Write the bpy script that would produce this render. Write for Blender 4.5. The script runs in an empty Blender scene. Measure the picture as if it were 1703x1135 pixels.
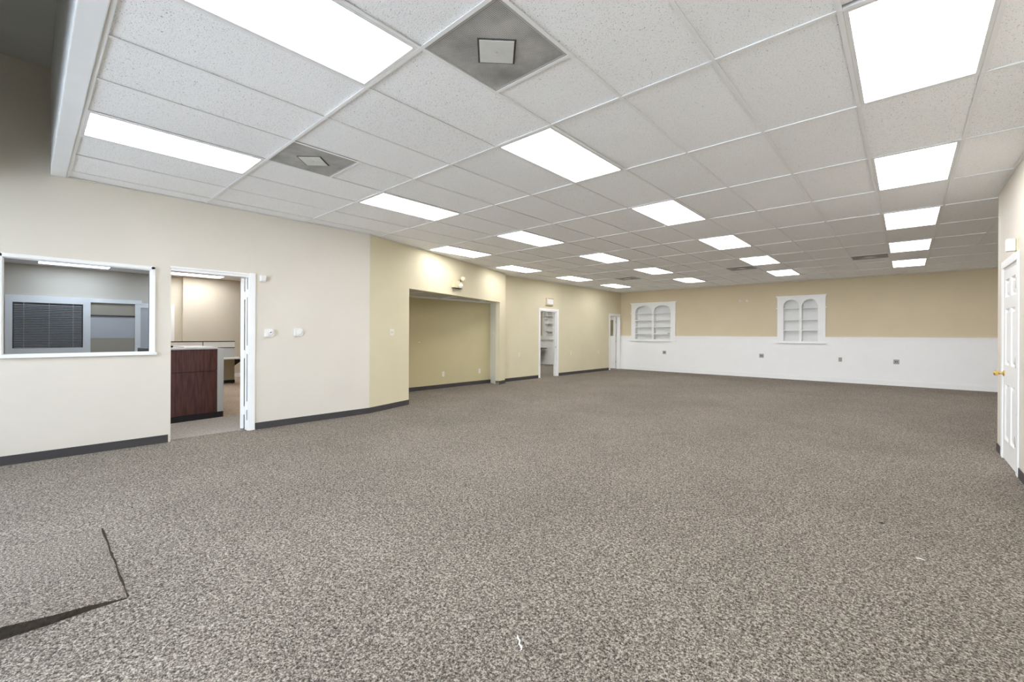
import bpy, bmesh, math, random
from mathutils import Vector, Matrix
random.seed(7)
S = bpy.context.scene
C = S.collection
PI = math.pi

# ------------------------------------------------------------------ camera
EYE = 1.316
CZ = EYE + 1.6377                      # suspended ceiling height
FPX, PPX, PPY, YAW, ROLL = 725.2075, 863.559, 556.7423, 0.7249, -0.005
cam = bpy.data.cameras.new('camera')
cam.sensor_fit = 'HORIZONTAL'; cam.sensor_width = 36.0
cam.lens = FPX / 1703 * 36.0
cam.shift_x = -(PPX - 851.5) / 1703
cam.shift_y = (PPY - 567.5) / 1703
cam.clip_start = 0.05; cam.clip_end = 200
camo = bpy.data.objects.new('camera', cam); C.objects.link(camo)
camo.matrix_world = (Matrix.Translation((0, 0, EYE)) @ Matrix.Rotation(YAW, 4, 'Z')
                     @ Matrix.Rotation(PI / 2, 4, 'X') @ Matrix.Rotation(-ROLL, 4, 'Z'))
S.camera = camo

# ------------------------------------------------------------------ world, view
LAMP = 9.0                             # luminance of the ceiling light lenses
SKY = 13.0
w = bpy.data.worlds.new('sky'); S.world = w; w.use_nodes = True
bg = w.node_tree.nodes['Background']
bg.inputs[0].default_value = (0.74, 0.82, 1.0, 1); bg.inputs[1].default_value = SKY
S.view_settings.view_transform = 'Standard'; S.view_settings.look = 'None'
S.view_settings.gamma = 1.0; S.view_settings.use_curve_mapping = False
S.view_settings.exposure = 0.34
S.cycles.max_bounces = 12; S.cycles.diffuse_bounces = 8; S.cycles.glossy_bounces = 4
S.cycles.transparent_max_bounces = 12
S.cycles.use_denoising = True; S.cycles.denoiser = 'OPENIMAGEDENOISE'
S.cycles.denoising_input_passes = 'RGB_ALBEDO_NORMAL'; S.cycles.denoising_prefilter = 'ACCURATE'
S.cycles.sample_clamp_indirect = 6.0
# high sun behind the building: it lights the paving outside the storefront, none falls in directly
sl = bpy.data.lights.new('sun', 'SUN'); sl.energy = 50.0; sl.angle = 0.01; sl.color = (1.0, 0.965, 0.99)
so_ = bpy.data.objects.new('sun', sl); C.objects.link(so_); so_.rotation_euler = (-math.radians(28), 0, math.radians(8)); so_.location = (0, 20, 30)
# the storefront glazing behind the camera guides sky sampling (a portal emits nothing itself)
pl = bpy.data.lights.new('storefront_portal', 'AREA'); pl.shape = 'RECTANGLE'
pl.size = 6.9; pl.size_y = 2.4; pl.cycles.is_portal = True
po = bpy.data.objects.new('storefront_portal', pl); C.objects.link(po)
po.location = (-2.95, -2.95, 1.55); po.rotation_euler = (PI / 2, 0, 0)

# ------------------------------------------------------------------ materials
MATS = {}
def nd(nt, t, **k):
    n = nt.nodes.new(t)
    for a, v in k.items(): setattr(n, a, v)
    return n
def mat(name, col, rough=0.6, spec=0.3, metal=0.0, var=0.0, vscale=3.0, bump=0.0, bscale=150.0, emit=None, es=0.0):
    m = bpy.data.materials.new(name); m.use_nodes = True
    nt = m.node_tree; b = nt.nodes['Principled BSDF']
    b.inputs['Base Color'].default_value = (*col, 1); b.inputs['Roughness'].default_value = rough
    b.inputs['Specular IOR Level'].default_value = spec; b.inputs['Metallic'].default_value = metal
    g = nd(nt, 'ShaderNodeNewGeometry')
    if var:
        n = nd(nt, 'ShaderNodeTexNoise'); n.inputs['Scale'].default_value = vscale; n.inputs['Detail'].default_value = 4
        nt.links.new(g.outputs['Position'], n.inputs['Vector'])
        r = nd(nt, 'ShaderNodeMapRange'); r.inputs[3].default_value = 1 - var; r.inputs[4].default_value = 1 + var
        r.inputs[1].default_value = 0.3; r.inputs[2].default_value = 0.7
        nt.links.new(n.outputs['Fac'], r.inputs[0])
        v = nd(nt, 'ShaderNodeVectorMath', operation='SCALE'); v.inputs[0].default_value = col
        nt.links.new(r.outputs[0], v.inputs['Scale']); nt.links.new(v.outputs[0], b.inputs['Base Color'])
    if bump:
        n = nd(nt, 'ShaderNodeTexNoise'); n.inputs['Scale'].default_value = bscale; n.inputs['Detail'].default_value = 2
        nt.links.new(g.outputs['Position'], n.inputs['Vector'])
        bp = nd(nt, 'ShaderNodeBump'); bp.inputs['Strength'].default_value = bump; bp.inputs['Distance'].default_value = 0.003
        nt.links.new(n.outputs['Fac'], bp.inputs['Height']); nt.links.new(bp.outputs[0], b.inputs['Normal'])
    if emit:
        b.inputs['Emission Color'].default_value = (*emit, 1); b.inputs['Emission Strength'].default_value = es
    MATS[name] = m
    return m
def ramp(nt, stops):
    r = nd(nt, 'ShaderNodeValToRGB'); e = r.color_ramp.elements
    e[0].position, e[0].color = stops[0][0], (*stops[0][1], 1)
    e[1].position, e[1].color = stops[-1][0], (*stops[-1][1], 1)
    for p, c in stops[1:-1]:
        x = e.new(p); x.color = (*c, 1)
    return r
def carpet(name, dark, mid, light):
    m = mat(name, mid, 0.95, 0.1); nt = m.node_tree; b = nt.nodes['Principled BSDF']
    g = nd(nt, 'ShaderNodeNewGeometry')
    of = nd(nt, 'ShaderNodeVectorMath', operation='ADD'); of.inputs[1].default_value = (3.1, 7.7, 0.4137)
    nt.links.new(g.outputs['Position'], of.inputs[0])
    n = nd(nt, 'ShaderNodeTexNoise'); n.inputs['Scale'].default_value = 175; n.inputs['Detail'].default_value = 2; n.inputs['Roughness'].default_value = 0.6
    nb_ = nd(nt, 'ShaderNodeTexNoise'); nb_.inputs['Scale'].default_value = 72; nb_.inputs['Detail'].default_value = 1
    for q in (n, nb_): nt.links.new(of.outputs[0], q.inputs['Vector'])
    mxn = nd(nt, 'ShaderNodeMix', data_type='FLOAT'); mxn.inputs[0].default_value = 0.36
    nt.links.new(n.outputs['Fac'], mxn.inputs[2]); nt.links.new(nb_.outputs['Fac'], mxn.inputs[3])
    r = ramp(nt, [(0.37, dark), (0.5, mid), (0.63, light)])
    nt.links.new(mxn.outputs[0], r.inputs[0])
    n2 = nd(nt, 'ShaderNodeTexNoise'); n2.inputs['Scale'].default_value = 0.9; n2.inputs['Detail'].default_value = 3
    nt.links.new(of.outputs[0], n2.inputs['Vector'])
    mr = nd(nt, 'ShaderNodeMapRange'); mr.inputs[1].default_value = 0.35; mr.inputs[2].default_value = 0.65
    mr.inputs[3].default_value = 0.92; mr.inputs[4].default_value = 1.07
    nt.links.new(n2.outputs['Fac'], mr.inputs[0])
    v = nd(nt, 'ShaderNodeVectorMath', operation='SCALE')
    nt.links.new(r.outputs[0], v.inputs[0]); nt.links.new(mr.outputs[0], v.inputs['Scale'])
    nt.links.new(v.outputs[0], b.inputs['Base Color'])
    bp = nd(nt, 'ShaderNodeBump'); bp.inputs['Strength'].default_value = 0.3; bp.inputs['Distance'].default_value = 0.003
    nt.links.new(n.outputs['Fac'], bp.inputs['Height']); nt.links.new(bp.outputs[0], b.inputs['Normal'])
    return m
carpet('carpet', (0.034, 0.029, 0.023), (0.175, 0.152, 0.125), (0.465, 0.415, 0.350))
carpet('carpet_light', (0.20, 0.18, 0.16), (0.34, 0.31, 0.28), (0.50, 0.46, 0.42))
carpet('carpet_tan', (0.20, 0.15, 0.11), (0.40, 0.31, 0.24), (0.62, 0.50, 0.40))
mat('paint_beige', (0.71, 0.662, 0.578), 0.75, 0.2, var=0.02, vscale=2.0, bump=0.12, bscale=260)
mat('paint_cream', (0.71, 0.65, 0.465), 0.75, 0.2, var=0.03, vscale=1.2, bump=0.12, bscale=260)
mat('daylit_pale', (0.82, 0.82, 0.77), 0.75, 0.2, var=0.02, vscale=2.0)  # paler wall colour stands in for daylight on the alcove side
mat('alcove_olive', (0.58, 0.515, 0.31), 0.75, 0.2, var=0.03, vscale=1.2, bump=0.12, bscale=260)  # deeper, yellower base colour for the alcove back wall
mat('paint_tan', (0.66, 0.565, 0.395), 0.75, 0.2, var=0.02, vscale=2.0, bump=0.12, bscale=260)
mat('paint_office', (0.66, 0.60, 0.50), 0.75, 0.2, var=0.02, vscale=2.0)
mat('shelf_white', (0.80, 0.80, 0.78), 0.5, 0.3)
mat('white_trim', (0.89, 0.89, 0.87), 0.4, 0.4, var=0.012, vscale=5)
mat('white_wainscot', (0.90, 0.90, 0.88), 0.5, 0.3, var=0.012, vscale=3, bump=0.06, bscale=60)
mat('white_soffit', (0.86, 0.87, 0.88), 0.7, 0.2, var=0.02, vscale=4, bump=0.15, bscale=30)
mat('grey_ceiling', (0.55, 0.56, 0.53), 0.8, 0.2, var=0.03)
mat('vinyl_base', (0.060, 0.056, 0.056), 0.5, 0.35, var=0.05, vscale=6)
mat('tee_white', (0.86, 0.86, 0.85), 0.45, 0.3)
mat('dark_plenum', (0.02, 0.02, 0.02), 0.9, 0.1)
mat('troffer_white', (0.78, 0.78, 0.77), 0.4, 0.4)
mat('plate_ivory', (0.80, 0.77, 0.66), 0.45, 0.4)
mat('plate_white', (0.80, 0.79, 0.75), 0.4, 0.4)
mat('plate_grey', (0.36, 0.36, 0.32), 0.45, 0.4)
mat('slot_dark', (0.03, 0.03, 0.03), 0.6, 0.2)
mat('yellowed_plastic', (0.66, 0.59, 0.40), 0.5, 0.4)
mat('lamp_clear', (0.85, 0.83, 0.74), 0.15, 0.6)
mat('brass', (0.75, 0.52, 0.18), 0.25, 0.5, metal=1.0)
mat('steel', (0.55, 0.54, 0.52), 0.35, 0.5, metal=1.0)
mat('alloy_post', (0.62, 0.64, 0.66), 0.4, 0.5, metal=0.3)
mat('laminate_grey', (0.55, 0.53, 0.55), 0.35, 0.4)
mat('paper', (0.85, 0.85, 0.85), 0.7, 0.2)
mat('black_plastic', (0.018, 0.016, 0.018), 0.5, 0.3)
mat('partition_beige', (0.40, 0.36, 0.28), 0.85, 0.1, bump=0.1, bscale=400)
mat('partition_grey', (0.55, 0.55, 0.56), 0.8, 0.1)
mat('desk_brown', (0.10, 0.062, 0.05), 0.4, 0.4, var=0.15, vscale=9)
mat('concrete', (0.50, 0.50, 0.50), 0.9, 0.1, var=0.1, vscale=0.6)
mat('alu_frame', (0.35, 0.35, 0.36), 0.4, 0.5, metal=0.6)
mat('blind_slat', (0.30, 0.30, 0.32), 0.5, 0.3)
mat('plate_dusty', (0.66, 0.66, 0.62), 0.6, 0.2, var=0.05, vscale=12)
mat('outline_grey', (0.085, 0.082, 0.078), 0.8, 0.1, var=0.2, vscale=30)
mat('dirty_grey', (0.42, 0.42, 0.40), 0.6, 0.2)
mat('lens', (0.9, 0.9, 0.88), 0.5, 0.3, emit=(0.975, 0.968, 1.0), es=LAMP)
mat('lens_cool', (0.9, 0.9, 0.9), 0.5, 0.3, emit=(0.97, 0.99, 1.0), es=13.0)
mat('backing_shade', (0.05, 0.042, 0.032), 0.95, 0.05, var=0.3, vscale=60)  # dark backing colour, also stands in for shade in carpet gaps
mat('debris_white', (0.80, 0.77, 0.72), 0.8, 0.1)

# mahogany reception desk: grain stretched upright
m = mat('mahogany', (0.075, 0.026, 0.022), 0.32, 0.45); nt = m.node_tree
g = nd(nt, 'ShaderNodeNewGeometry'); mp = nd(nt, 'ShaderNodeMapping'); mp.inputs['Scale'].default_value = (40, 40, 4)
n = nd(nt, 'ShaderNodeTexNoise'); n.inputs['Scale'].default_value = 1.0; n.inputs['Detail'].default_value = 5
r = ramp(nt, [(0.3, (0.050, 0.016, 0.014)), (0.7, (0.115, 0.046, 0.040))])
nt.links.new(g.outputs['Position'], mp.inputs[0]); nt.links.new(mp.outputs[0], n.inputs['Vector'])
nt.links.new(n.outputs['Fac'], r.inputs[0]); nt.links.new(r.outputs[0], nt.nodes['Principled BSDF'].inputs['Base Color'])

# mineral fibre tile: white with dark pin holes and short fissures
m = mat('mineral_tile', (0.88, 0.88, 0.88), 0.9, 0.1); nt = m.node_tree; b = nt.nodes['Principled BSDF']
g = nd(nt, 'ShaderNodeNewGeometry')
wn = nd(nt, 'ShaderNodeTexNoise'); wn.inputs['Scale'].default_value = 34; wn.inputs['Detail'].default_value = 2
nt.links.new(g.outputs['Position'], wn.inputs['Vector'])
wv = nd(nt, 'ShaderNodeVectorMath', operation='MULTIPLY_ADD'); wv.inputs[1].default_value = (0.03, 0.03, 0.0)
nt.links.new(wn.outputs['Color'], wv.inputs[0]); nt.links.new(g.outputs['Position'], wv.inputs[2])
vo = nd(nt, 'ShaderNodeTexNoise'); vo.inputs['Scale'].default_value = 170; vo.inputs['Detail'].default_value = 1.5
nt.links.new(wv.outputs[0], vo.inputs['Vector'])
r = ramp(nt, [(0.29, (0.34, 0.34, 0.34)), (0.36, (0.88, 0.88, 0.88)), (0.40, (0.96, 0.96, 0.96))])
nt.links.new(vo.outputs['Fac'], r.inputs[0])
oi = nd(nt, 'ShaderNodeObjectInfo'); mr = nd(nt, 'ShaderNodeMapRange'); mr.inputs[3].default_value = 0.965; mr.inputs[4].default_value = 1.0
nt.links.new(oi.outputs['Random'], mr.inputs[0])
v = nd(nt, 'ShaderNodeVectorMath', operation='SCALE'); nt.links.new(r.outputs[0], v.inputs[0]); nt.links.new(mr.outputs[0], v.inputs['Scale'])
nt.links.new(v.outputs[0], b.inputs['Base Color'])
bp = nd(nt, 'ShaderNodeBump'); bp.inputs['Strength'].default_value = 0.5; bp.inputs['Distance'].default_value = 0.004
nt.links.new(vo.outputs['Fac'], bp.inputs['Height']); nt.links.new(bp.outputs[0], b.inputs['Normal'])

# perforated return grille, streaked with dust
m = mat('perforated_metal', (0.3, 0.3, 0.29), 0.6, 0.2); nt = m.node_tree; b = nt.nodes['Principled BSDF']
g = nd(nt, 'ShaderNodeNewGeometry')
def wave(axis):
    s = nd(nt, 'ShaderNodeTexWave', wave_type='BANDS', bands_direction=axis); s.inputs['Scale'].default_value = 33
    nt.links.new(g.outputs['Position'], s.inputs['Vector']); return s
wx, wy = wave('X'), wave('Y')
mu = nd(nt, 'ShaderNodeMath', operation='MULTIPLY'); nt.links.new(wx.outputs['Fac'], mu.inputs[0]); nt.links.new(wy.outputs['Fac'], mu.inputs[1])
r = ramp(nt, [(0.1, (0.43, 0.42, 0.40)), (0.55, (0.13, 0.128, 0.122))])
nt.links.new(mu.outputs[0], r.inputs[0])
n = nd(nt, 'ShaderNodeTexNoise'); n.inputs['Scale'].default_value = 5; n.inputs['Detail'].default_value = 4
nt.links.new(g.outputs['Position'], n.inputs['Vector'])
mr = nd(nt, 'ShaderNodeMapRange'); mr.inputs[1].default_value = 0.3; mr.inputs[2].default_value = 0.7; mr.inputs[3].default_value = 0.75; mr.inputs[4].default_value = 1.35
nt.links.new(n.outputs['Fac'], mr.inputs[0])
v = nd(nt, 'ShaderNodeVectorMath', operation='SCALE'); nt.links.new(r.outputs[0], v.inputs[0]); nt.links.new(mr.outputs[0], v.inputs['Scale'])
nt.links.new(v.outputs[0], b.inputs['Base Color'])

def glass(name, tint, gloss=0.06):
    m = bpy.data.materials.new(name); m.use_nodes = True; nt = m.node_tree; nt.nodes.clear()
    o = nd(nt, 'ShaderNodeOutputMaterial'); t = nd(nt, 'ShaderNodeBsdfTransparent'); t.inputs[0].default_value = (*tint, 1)
    gl = nd(nt, 'ShaderNodeBsdfGlossy'); gl.inputs['Roughness'].default_value = 0.04
    fr = nd(nt, 'ShaderNodeFresnel'); fr.inputs['IOR'].default_value = 1.45
    mx = nd(nt, 'ShaderNodeMixShader')
    nt.links.new(fr.outputs[0], mx.inputs[0]); nt.links.new(t.outputs[0], mx.inputs[1]); nt.links.new(gl.outputs[0], mx.inputs[2])
    nt.links.new(mx.outputs[0], o.inputs[0]); MATS[name] = m
glass('glass_tinted', (0.70, 0.76, 0.84)); glass('glass_clear', (0.93, 0.96, 0.95)); glass('glass_grey', (0.5, 0.5, 0.48))

# ------------------------------------------------------------------ mesh helpers
class MB:
    def __init__(self): self.bm = bmesh.new()
    def box(self, x0, x1, y0, y1, z0, z1, bev=0.0, M=None):
        xs, ys, zs = sorted((x0, x1)), sorted((y0, y1)), sorted((z0, z1))
        vs = [self.bm.verts.new((x, y, z)) for x in xs for y in ys for z in zs]
        fs = [(0, 1, 3, 2), (4, 6, 7, 5), (0, 4, 5, 1), (2, 3, 7, 6), (0, 2, 6, 4), (1, 5, 7, 3)]
        ff = [self.bm.faces.new([vs[i] for i in f]) for f in fs]
        if bev:
            es = list({e for f in ff for e in f.edges})
            q = bmesh.ops.bevel(self.bm, geom=es, offset=bev, segments=2, affect='EDGES', profile=0.6)
            vs = list({v for f in q['faces'] for v in f.verts} | {v for v in vs if v.is_valid})
        if M is not None:
            for v in vs: v.co = M @ v.co
        return self
    def prism(self, pts, z0, z1):                      # polygon in XY, extruded in Z
        a = [self.bm.verts.new((p[0], p[1], z0)) for p in pts]; b = [self.bm.verts.new((p[0], p[1], z1)) for p in pts]
        n = len(pts)
        self.bm.faces.new(a[::-1]); self.bm.faces.new(b)
        for i in range(n): self.bm.faces.new((a[i], a[(i + 1) % n], b[(i + 1) % n], b[i]))
        return self
    def prism_ax(self, pts, a0, a1, axis):             # polygon in the other two axes
        def P(p, t): return {'X': (t, p[0], p[1]), 'Y': (p[0], t, p[1])}[axis]
        a = [self.bm.verts.new(P(p, a0)) for p in pts]; b = [self.bm.verts.new(P(p, a1)) for p in pts]
        n = len(pts)
        self.bm.faces.new(a[::-1]); self.bm.faces.new(b)
        for i in range(n): self.bm.faces.new((a[i], a[(i + 1) % n], b[(i + 1) % n], b[i]))
        return self
    def lathe(self, prof, n=20, M=None):               # (r, h) profile round Z
        M = M or Matrix.Identity(4)
        rings = []
        for r, h in prof:
            rings.append([self.bm.verts.new(M @ Vector((max(r, 1e-4) * math.cos(2 * PI * k / n), max(r, 1e-4) * math.sin(2 * PI * k / n), h))) for k in range(n)])
        for p, q in zip(rings, rings[1:]):
            for k in range(n): self.bm.faces.new((p[k], p[(k + 1) % n], q[(k + 1) % n], q[k]))
        self.bm.faces.new(rings[0][::-1]); self.bm.faces.new(rings[-1])
        return self
    def build(self, name, m, parent=None, smooth=False):
        bmesh.ops.recalc_face_normals(self.bm, faces=self.bm.faces)
        me = bpy.data.meshes.new(name); self.bm.to_mesh(me); self.bm.free()
        if smooth:
            for p in me.polygons: p.use_smooth = True
            try: me.set_sharp_from_angle(angle=0.6)
            except Exception: pass
        me.materials.append(MATS[m])
        o = bpy.data.objects.new(name, me); C.objects.link(o)
        if parent: o.parent = parent; o.matrix_parent_inverse = parent.matrix_world.inverted()
        return o
def tag(o, label, cat, group=None):
    o['label'] = label; o['category'] = cat
    if group: o['group'] = group
    return o
def struct(o, label=None, cat=None):
    o['kind'] = 'structure'
    if label: o['label'] = label
    if cat: o['category'] = cat
    return o
def empty(name, loc, rz=0.0):
    o = bpy.data.objects.new(name, None); C.objects.link(o)
    o.empty_display_size = 0.1
    o.matrix_world = Matrix.Translation(loc) @ Matrix.Rotation(rz, 4, 'Z')
    return o
def copy_tree(o, parent=None):
    c = o.copy(); C.objects.link(c); c.parent = parent
    for ch in o.children:
        copy_tree(ch, c)
    return c

# ------------------------------------------------------------------ plan
XA, XR, YFAR = -6.64, 0.80, 15.35
PA, PB = (XA, 3.76), (-8.08, 8.55)           # angled wall between these points
XC, XALC = -8.31, -8.45
YR = 7.45                                    # outer corner of the right wall
XE = 4.6                                     # hidden far right side wall
YFRONT = -3.0
ZT = CZ + 0.35                               # wall tops above the suspended ceiling
HI = 4.05
GX, GY, GM = -2.0842, 1.4939, 0.6096         # ceiling grid origin and module
ab = Vector((PB[0] - PA[0], PB[1] - PA[1])); LAB = ab.length; ab.normalize(); nb = Vector((ab.y, -ab.x))   # nb points into the room
def onB(s, off=0.0): p = Vector(PA) + ab * s + nb * off; return (p.x, p.y)
ANGB = math.atan2(-ab.x, ab.y)               # local +Y runs along the wall, local +X into the room
def MBW(s, z=0.0): x, y = onB(s); return Matrix.Translation((x, y, z)) @ Matrix.Rotation(ANGB, 4, 'Z')

# ------------------------------------------------------------------ floors
struct(MB().box(XA - 0.12, XE + 0.12, YFRONT - 0.1, YFAR + 0.3, -0.12, 0)
       .box(XC - 0.14, XA - 0.12, 3.7, YFAR + 0.3, -0.12, 0).build('floor', 'carpet'), 'speckled grey brown loop carpet across the open room', 'floor')
struct(MB().box(-15.4, -8.06, YFRONT - 0.1, 3.7, -0.12, -0.001).box(-15.4, XALC - 0.12, 3.7, 8.5, -0.12, -0.001).build('floor_office', 'carpet_tan'),
       'tan carpet of the office behind the left doorway', 'floor')
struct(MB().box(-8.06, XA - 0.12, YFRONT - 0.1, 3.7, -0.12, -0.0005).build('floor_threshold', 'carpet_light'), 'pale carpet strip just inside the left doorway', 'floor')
struct(MB().box(-14.0, XC - 0.14, 8.5, YFAR + 0.3, -0.12, -0.001).build('floor_side_room', 'carpet'), 'carpet of the side room behind the narrow doorway', 'floor')
struct(MB().box(-40, 40, -40, YFRONT - 0.1, -0.25, -0.1).build('ground', 'concrete'), 'pale concrete paving outside the storefront', 'ground')

# ------------------------------------------------------------------ left wall with window and doorway
WIN = (-0.16, 0.962, 1.09, 2.055)            # y0 y1 z0 z1 glass opening
DR1 = (1.14, 1.99, 2.10)
wl = MB()
for (y0, y1, z0, z1) in [(YFRONT, WIN[0] - 0.02, 0, HI + 0.1), (WIN[0] - 0.02, WIN[1] + 0.02, 0, WIN[2] - 0.02), (WIN[0] - 0.02, WIN[1] + 0.02, WIN[3] + 0.02, HI + 0.1),
                         (WIN[1] + 0.02, DR1[0], 0, HI + 0.1), (DR1[0], DR1[1], DR1[2], HI + 0.1), (DR1[1], 3.76, 0, HI + 0.1)]:
    wl.box(XA - 0.12, XA, y0, y1, z0, z1)
struct(wl.build('wall_left', 'paint_beige'), 'pale beige left wall with window and doorway', 'wall')

# angled wall with the alcove opening
s0 = 1.005; s1 = LAB - 0.315; ZO = 2.165
wb = MB()
for (a, b_, z0, z1) in [(0.0, s0, 0, ZT), (s0, s1, ZO, ZT), (s1, LAB, 0, ZT)]:
    wb.prism([onB(a), onB(b_), onB(b_, -0.12), onB(a, -0.12)], z0, z1)
struct(wb.build('wall_angled', 'paint_cream'), 'angled cream wall with a wide alcove opening', 'wall')
# alcove shell
struct(MB().box(XALC - 0.12, XALC, 4.6, 8.5, 0, ZT).build('wall_alcove', 'alcove_olive'), 'cream back wall of the alcove', 'wall')
q = onB(s1); q2 = onB(s1, -0.13)
struct(MB().prism([onB(s1, -0.121), onB(LAB, -0.121), (XC - 0.001, 8.55), (XALC, 8.55), (XALC, 8.35)], 0, ZT).build('wall_alcove_side', 'daylit_pale'),
       'narrow side wall closing the right of the alcove', 'wall')
struct(MB().box(XALC, -6.9 - 0.145, 4.56, 4.68, 0, ZT).build('wall_alcove_end', 'paint_cream'), 'left end wall inside the alcove', 'wall')
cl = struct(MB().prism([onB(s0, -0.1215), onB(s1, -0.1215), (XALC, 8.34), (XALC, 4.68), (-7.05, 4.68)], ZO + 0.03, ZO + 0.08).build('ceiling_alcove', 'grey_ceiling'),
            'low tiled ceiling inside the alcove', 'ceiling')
MB().box(XALC, XALC + 0.03, 4.68, 8.34, ZO - 0.01, ZO + 0.03).build('wall_angle', 'tee_white', cl)
for yy in (5.35, 6.57, 7.79):
    MB().box(XALC + 0.03, -7.36 if yy < 5.5 else (-7.75 if yy < 7 else -8.06), yy - 0.012, yy + 0.012, ZO + 0.005, ZO + 0.03).build('tee', 'tee_white', cl)

# recessed straight part of the left wall with two doorways
D2 = (10.335, 11.19, 2.045); D3 = (14.52, 15.25, 2.045)
wc = MB()
for (y0, y1, z0, z1) in [(8.551, D2[0], 0, ZT), (D2[0], D2[1], D2[2], ZT), (D2[1], D3[0], 0, ZT), (D3[0], D3[1], D3[2], ZT), (D3[1], YFAR, 0, ZT)]:
    wc.box(XC - 0.12, XC, y0, y1, z0, z1)
struct(wc.build('wall_side', 'paint_cream'), 'cream wall with two white framed doorways', 'wall')

# far wall with two niches, and the hidden niche of the side room
N1 = (-7.70, -6.32); N2 = (-2.805, -1.915); N3 = (-12.045, -11.155)
NZ = (1.15, 2.44)
wf = MB()
xs = [-14.0, N3[0], N3[1], N1[0], N1[1], N2[0], N2[1], XE + 0.12]
for k in range(0, 8, 2): wf.box(xs[k], xs[k + 1], YFAR, YFAR + 0.25, 0, ZT)
for a, b_ in (N3, N1, N2):
    wf.box(a, b_, YFAR, YFAR + 0.25, 0, NZ[0] - 0.005); wf.box(a, b_, YFAR, YFAR + 0.25, NZ[1] + 0.005, ZT)
    wf.box(a, b_, YFAR + 0.2, YFAR + 0.25, NZ[0] - 0.005, NZ[1] + 0.005)
struct(wf.build('wall_far', 'paint_tan'), 'tan far wall above white wainscot', 'wall')

# right wall with its closed door, then the hidden return
D4 = (6.24, 7.05, 2.05)
wr = MB()
for (y0, y1, z0, z1) in [(YFRONT, D4[0], 0, HI + 0.1), (D4[0], D4[1], D4[2], HI + 0.1), (D4[1], YR, 0, HI + 0.1)]:
    wr.box(XR, XR + 0.12, y0, y1, z0, z1)
struct(wr.build('wall_right', 'paint_beige'), 'beige wall end on the right with white door', 'wall')
struct(MB().box(XR + 0.12, XE, YR - 0.12, YR, 0, ZT).build('wall_right_return', 'paint_beige'), 'wall running back from the right corner', 'wall')
struct(MB().box(XE, XE + 0.12, YR - 0.12, YFAR, 0, ZT).build('wall_right_end', 'paint_tan'), 'tan end wall beyond the right corner', 'wall')

# storefront behind the camera
fw = MB().box(XA - 0.12, XR + 0.12, YFRONT - 0.15, YFRONT, 0, 0.35).box(XA - 0.12, XR + 0.12, YFRONT - 0.15, YFRONT, 2.75, HI + 0.1)
fw.box(XA - 0.12, -6.4, YFRONT - 0.15, YFRONT, 0.35, 2.75).box(0.5, XR + 0.12, YFRONT - 0.15, YFRONT, 0.35, 2.75)
struct(fw.build('wall_front', 'paint_beige'), 'storefront wall with tall glazing', 'wall')
w2 = struct(MB().box(-6.4, 0.5, YFRONT - 0.12, YFRONT - 0.06, 0.35, 0.41).box(-6.4, 0.5, YFRONT - 0.12, YFRONT - 0.06, 2.69, 2.75).build('window_2', 'alu_frame'),
            'aluminium framed storefront glazing', 'window')
for k in range(6):
    x = -6.4 + 0.025 + k * (6.85 / 5)
    MB().box(x - 0.025, x + 0.025, YFRONT - 0.12, YFRONT - 0.06, 0.41, 2.69).build('mullion', 'alu_frame', w2)
for k in range(5):
    x = -6.4 + 0.05 + k * (6.85 / 5)
    MB().box(x, x + 6.85 / 5 - 0.05, YFRONT - 0.095, YFRONT - 0.085, 0.41, 2.69).build('glass_pane', 'glass_clear', w2)

# higher ceiling over the entrance zone and the bulkhead
struct(MB().box(-15.6, XE + 0.3, YFRONT - 0.3, YFAR + 0.4, HI + 0.14, HI + 0.3).build('roof', 'grey_ceiling'), 'unseen flat roof slab added over the building to keep sun out', 'roof')  # unseen slab, added to close off sun leaks above the rooms
struct(MB().box(XA, XR, YFRONT, -0.42, 2.80, 2.92).build('ceiling_daylight_block', 'white_soffit'), 'unseen soffit added behind the camera to keep daylight off the upper wall', 'ceiling')  # unseen soffit, added to block daylight from the upper left wall
struct(MB().box(XA - 0.12, XR + 0.12, YFRONT - 0.15, 0.3, HI, HI + 0.12).build('ceiling_entrance', 'grey_ceiling'), 'higher grey ceiling at the top left', 'ceiling')
struct(MB().box(XA, XR, 0.155, 0.268, CZ - 0.008, HI, bev=0.006).build('trim_1', 'white_soffit'), 'white plastered bulkhead beam at the top left', 'beam')

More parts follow.
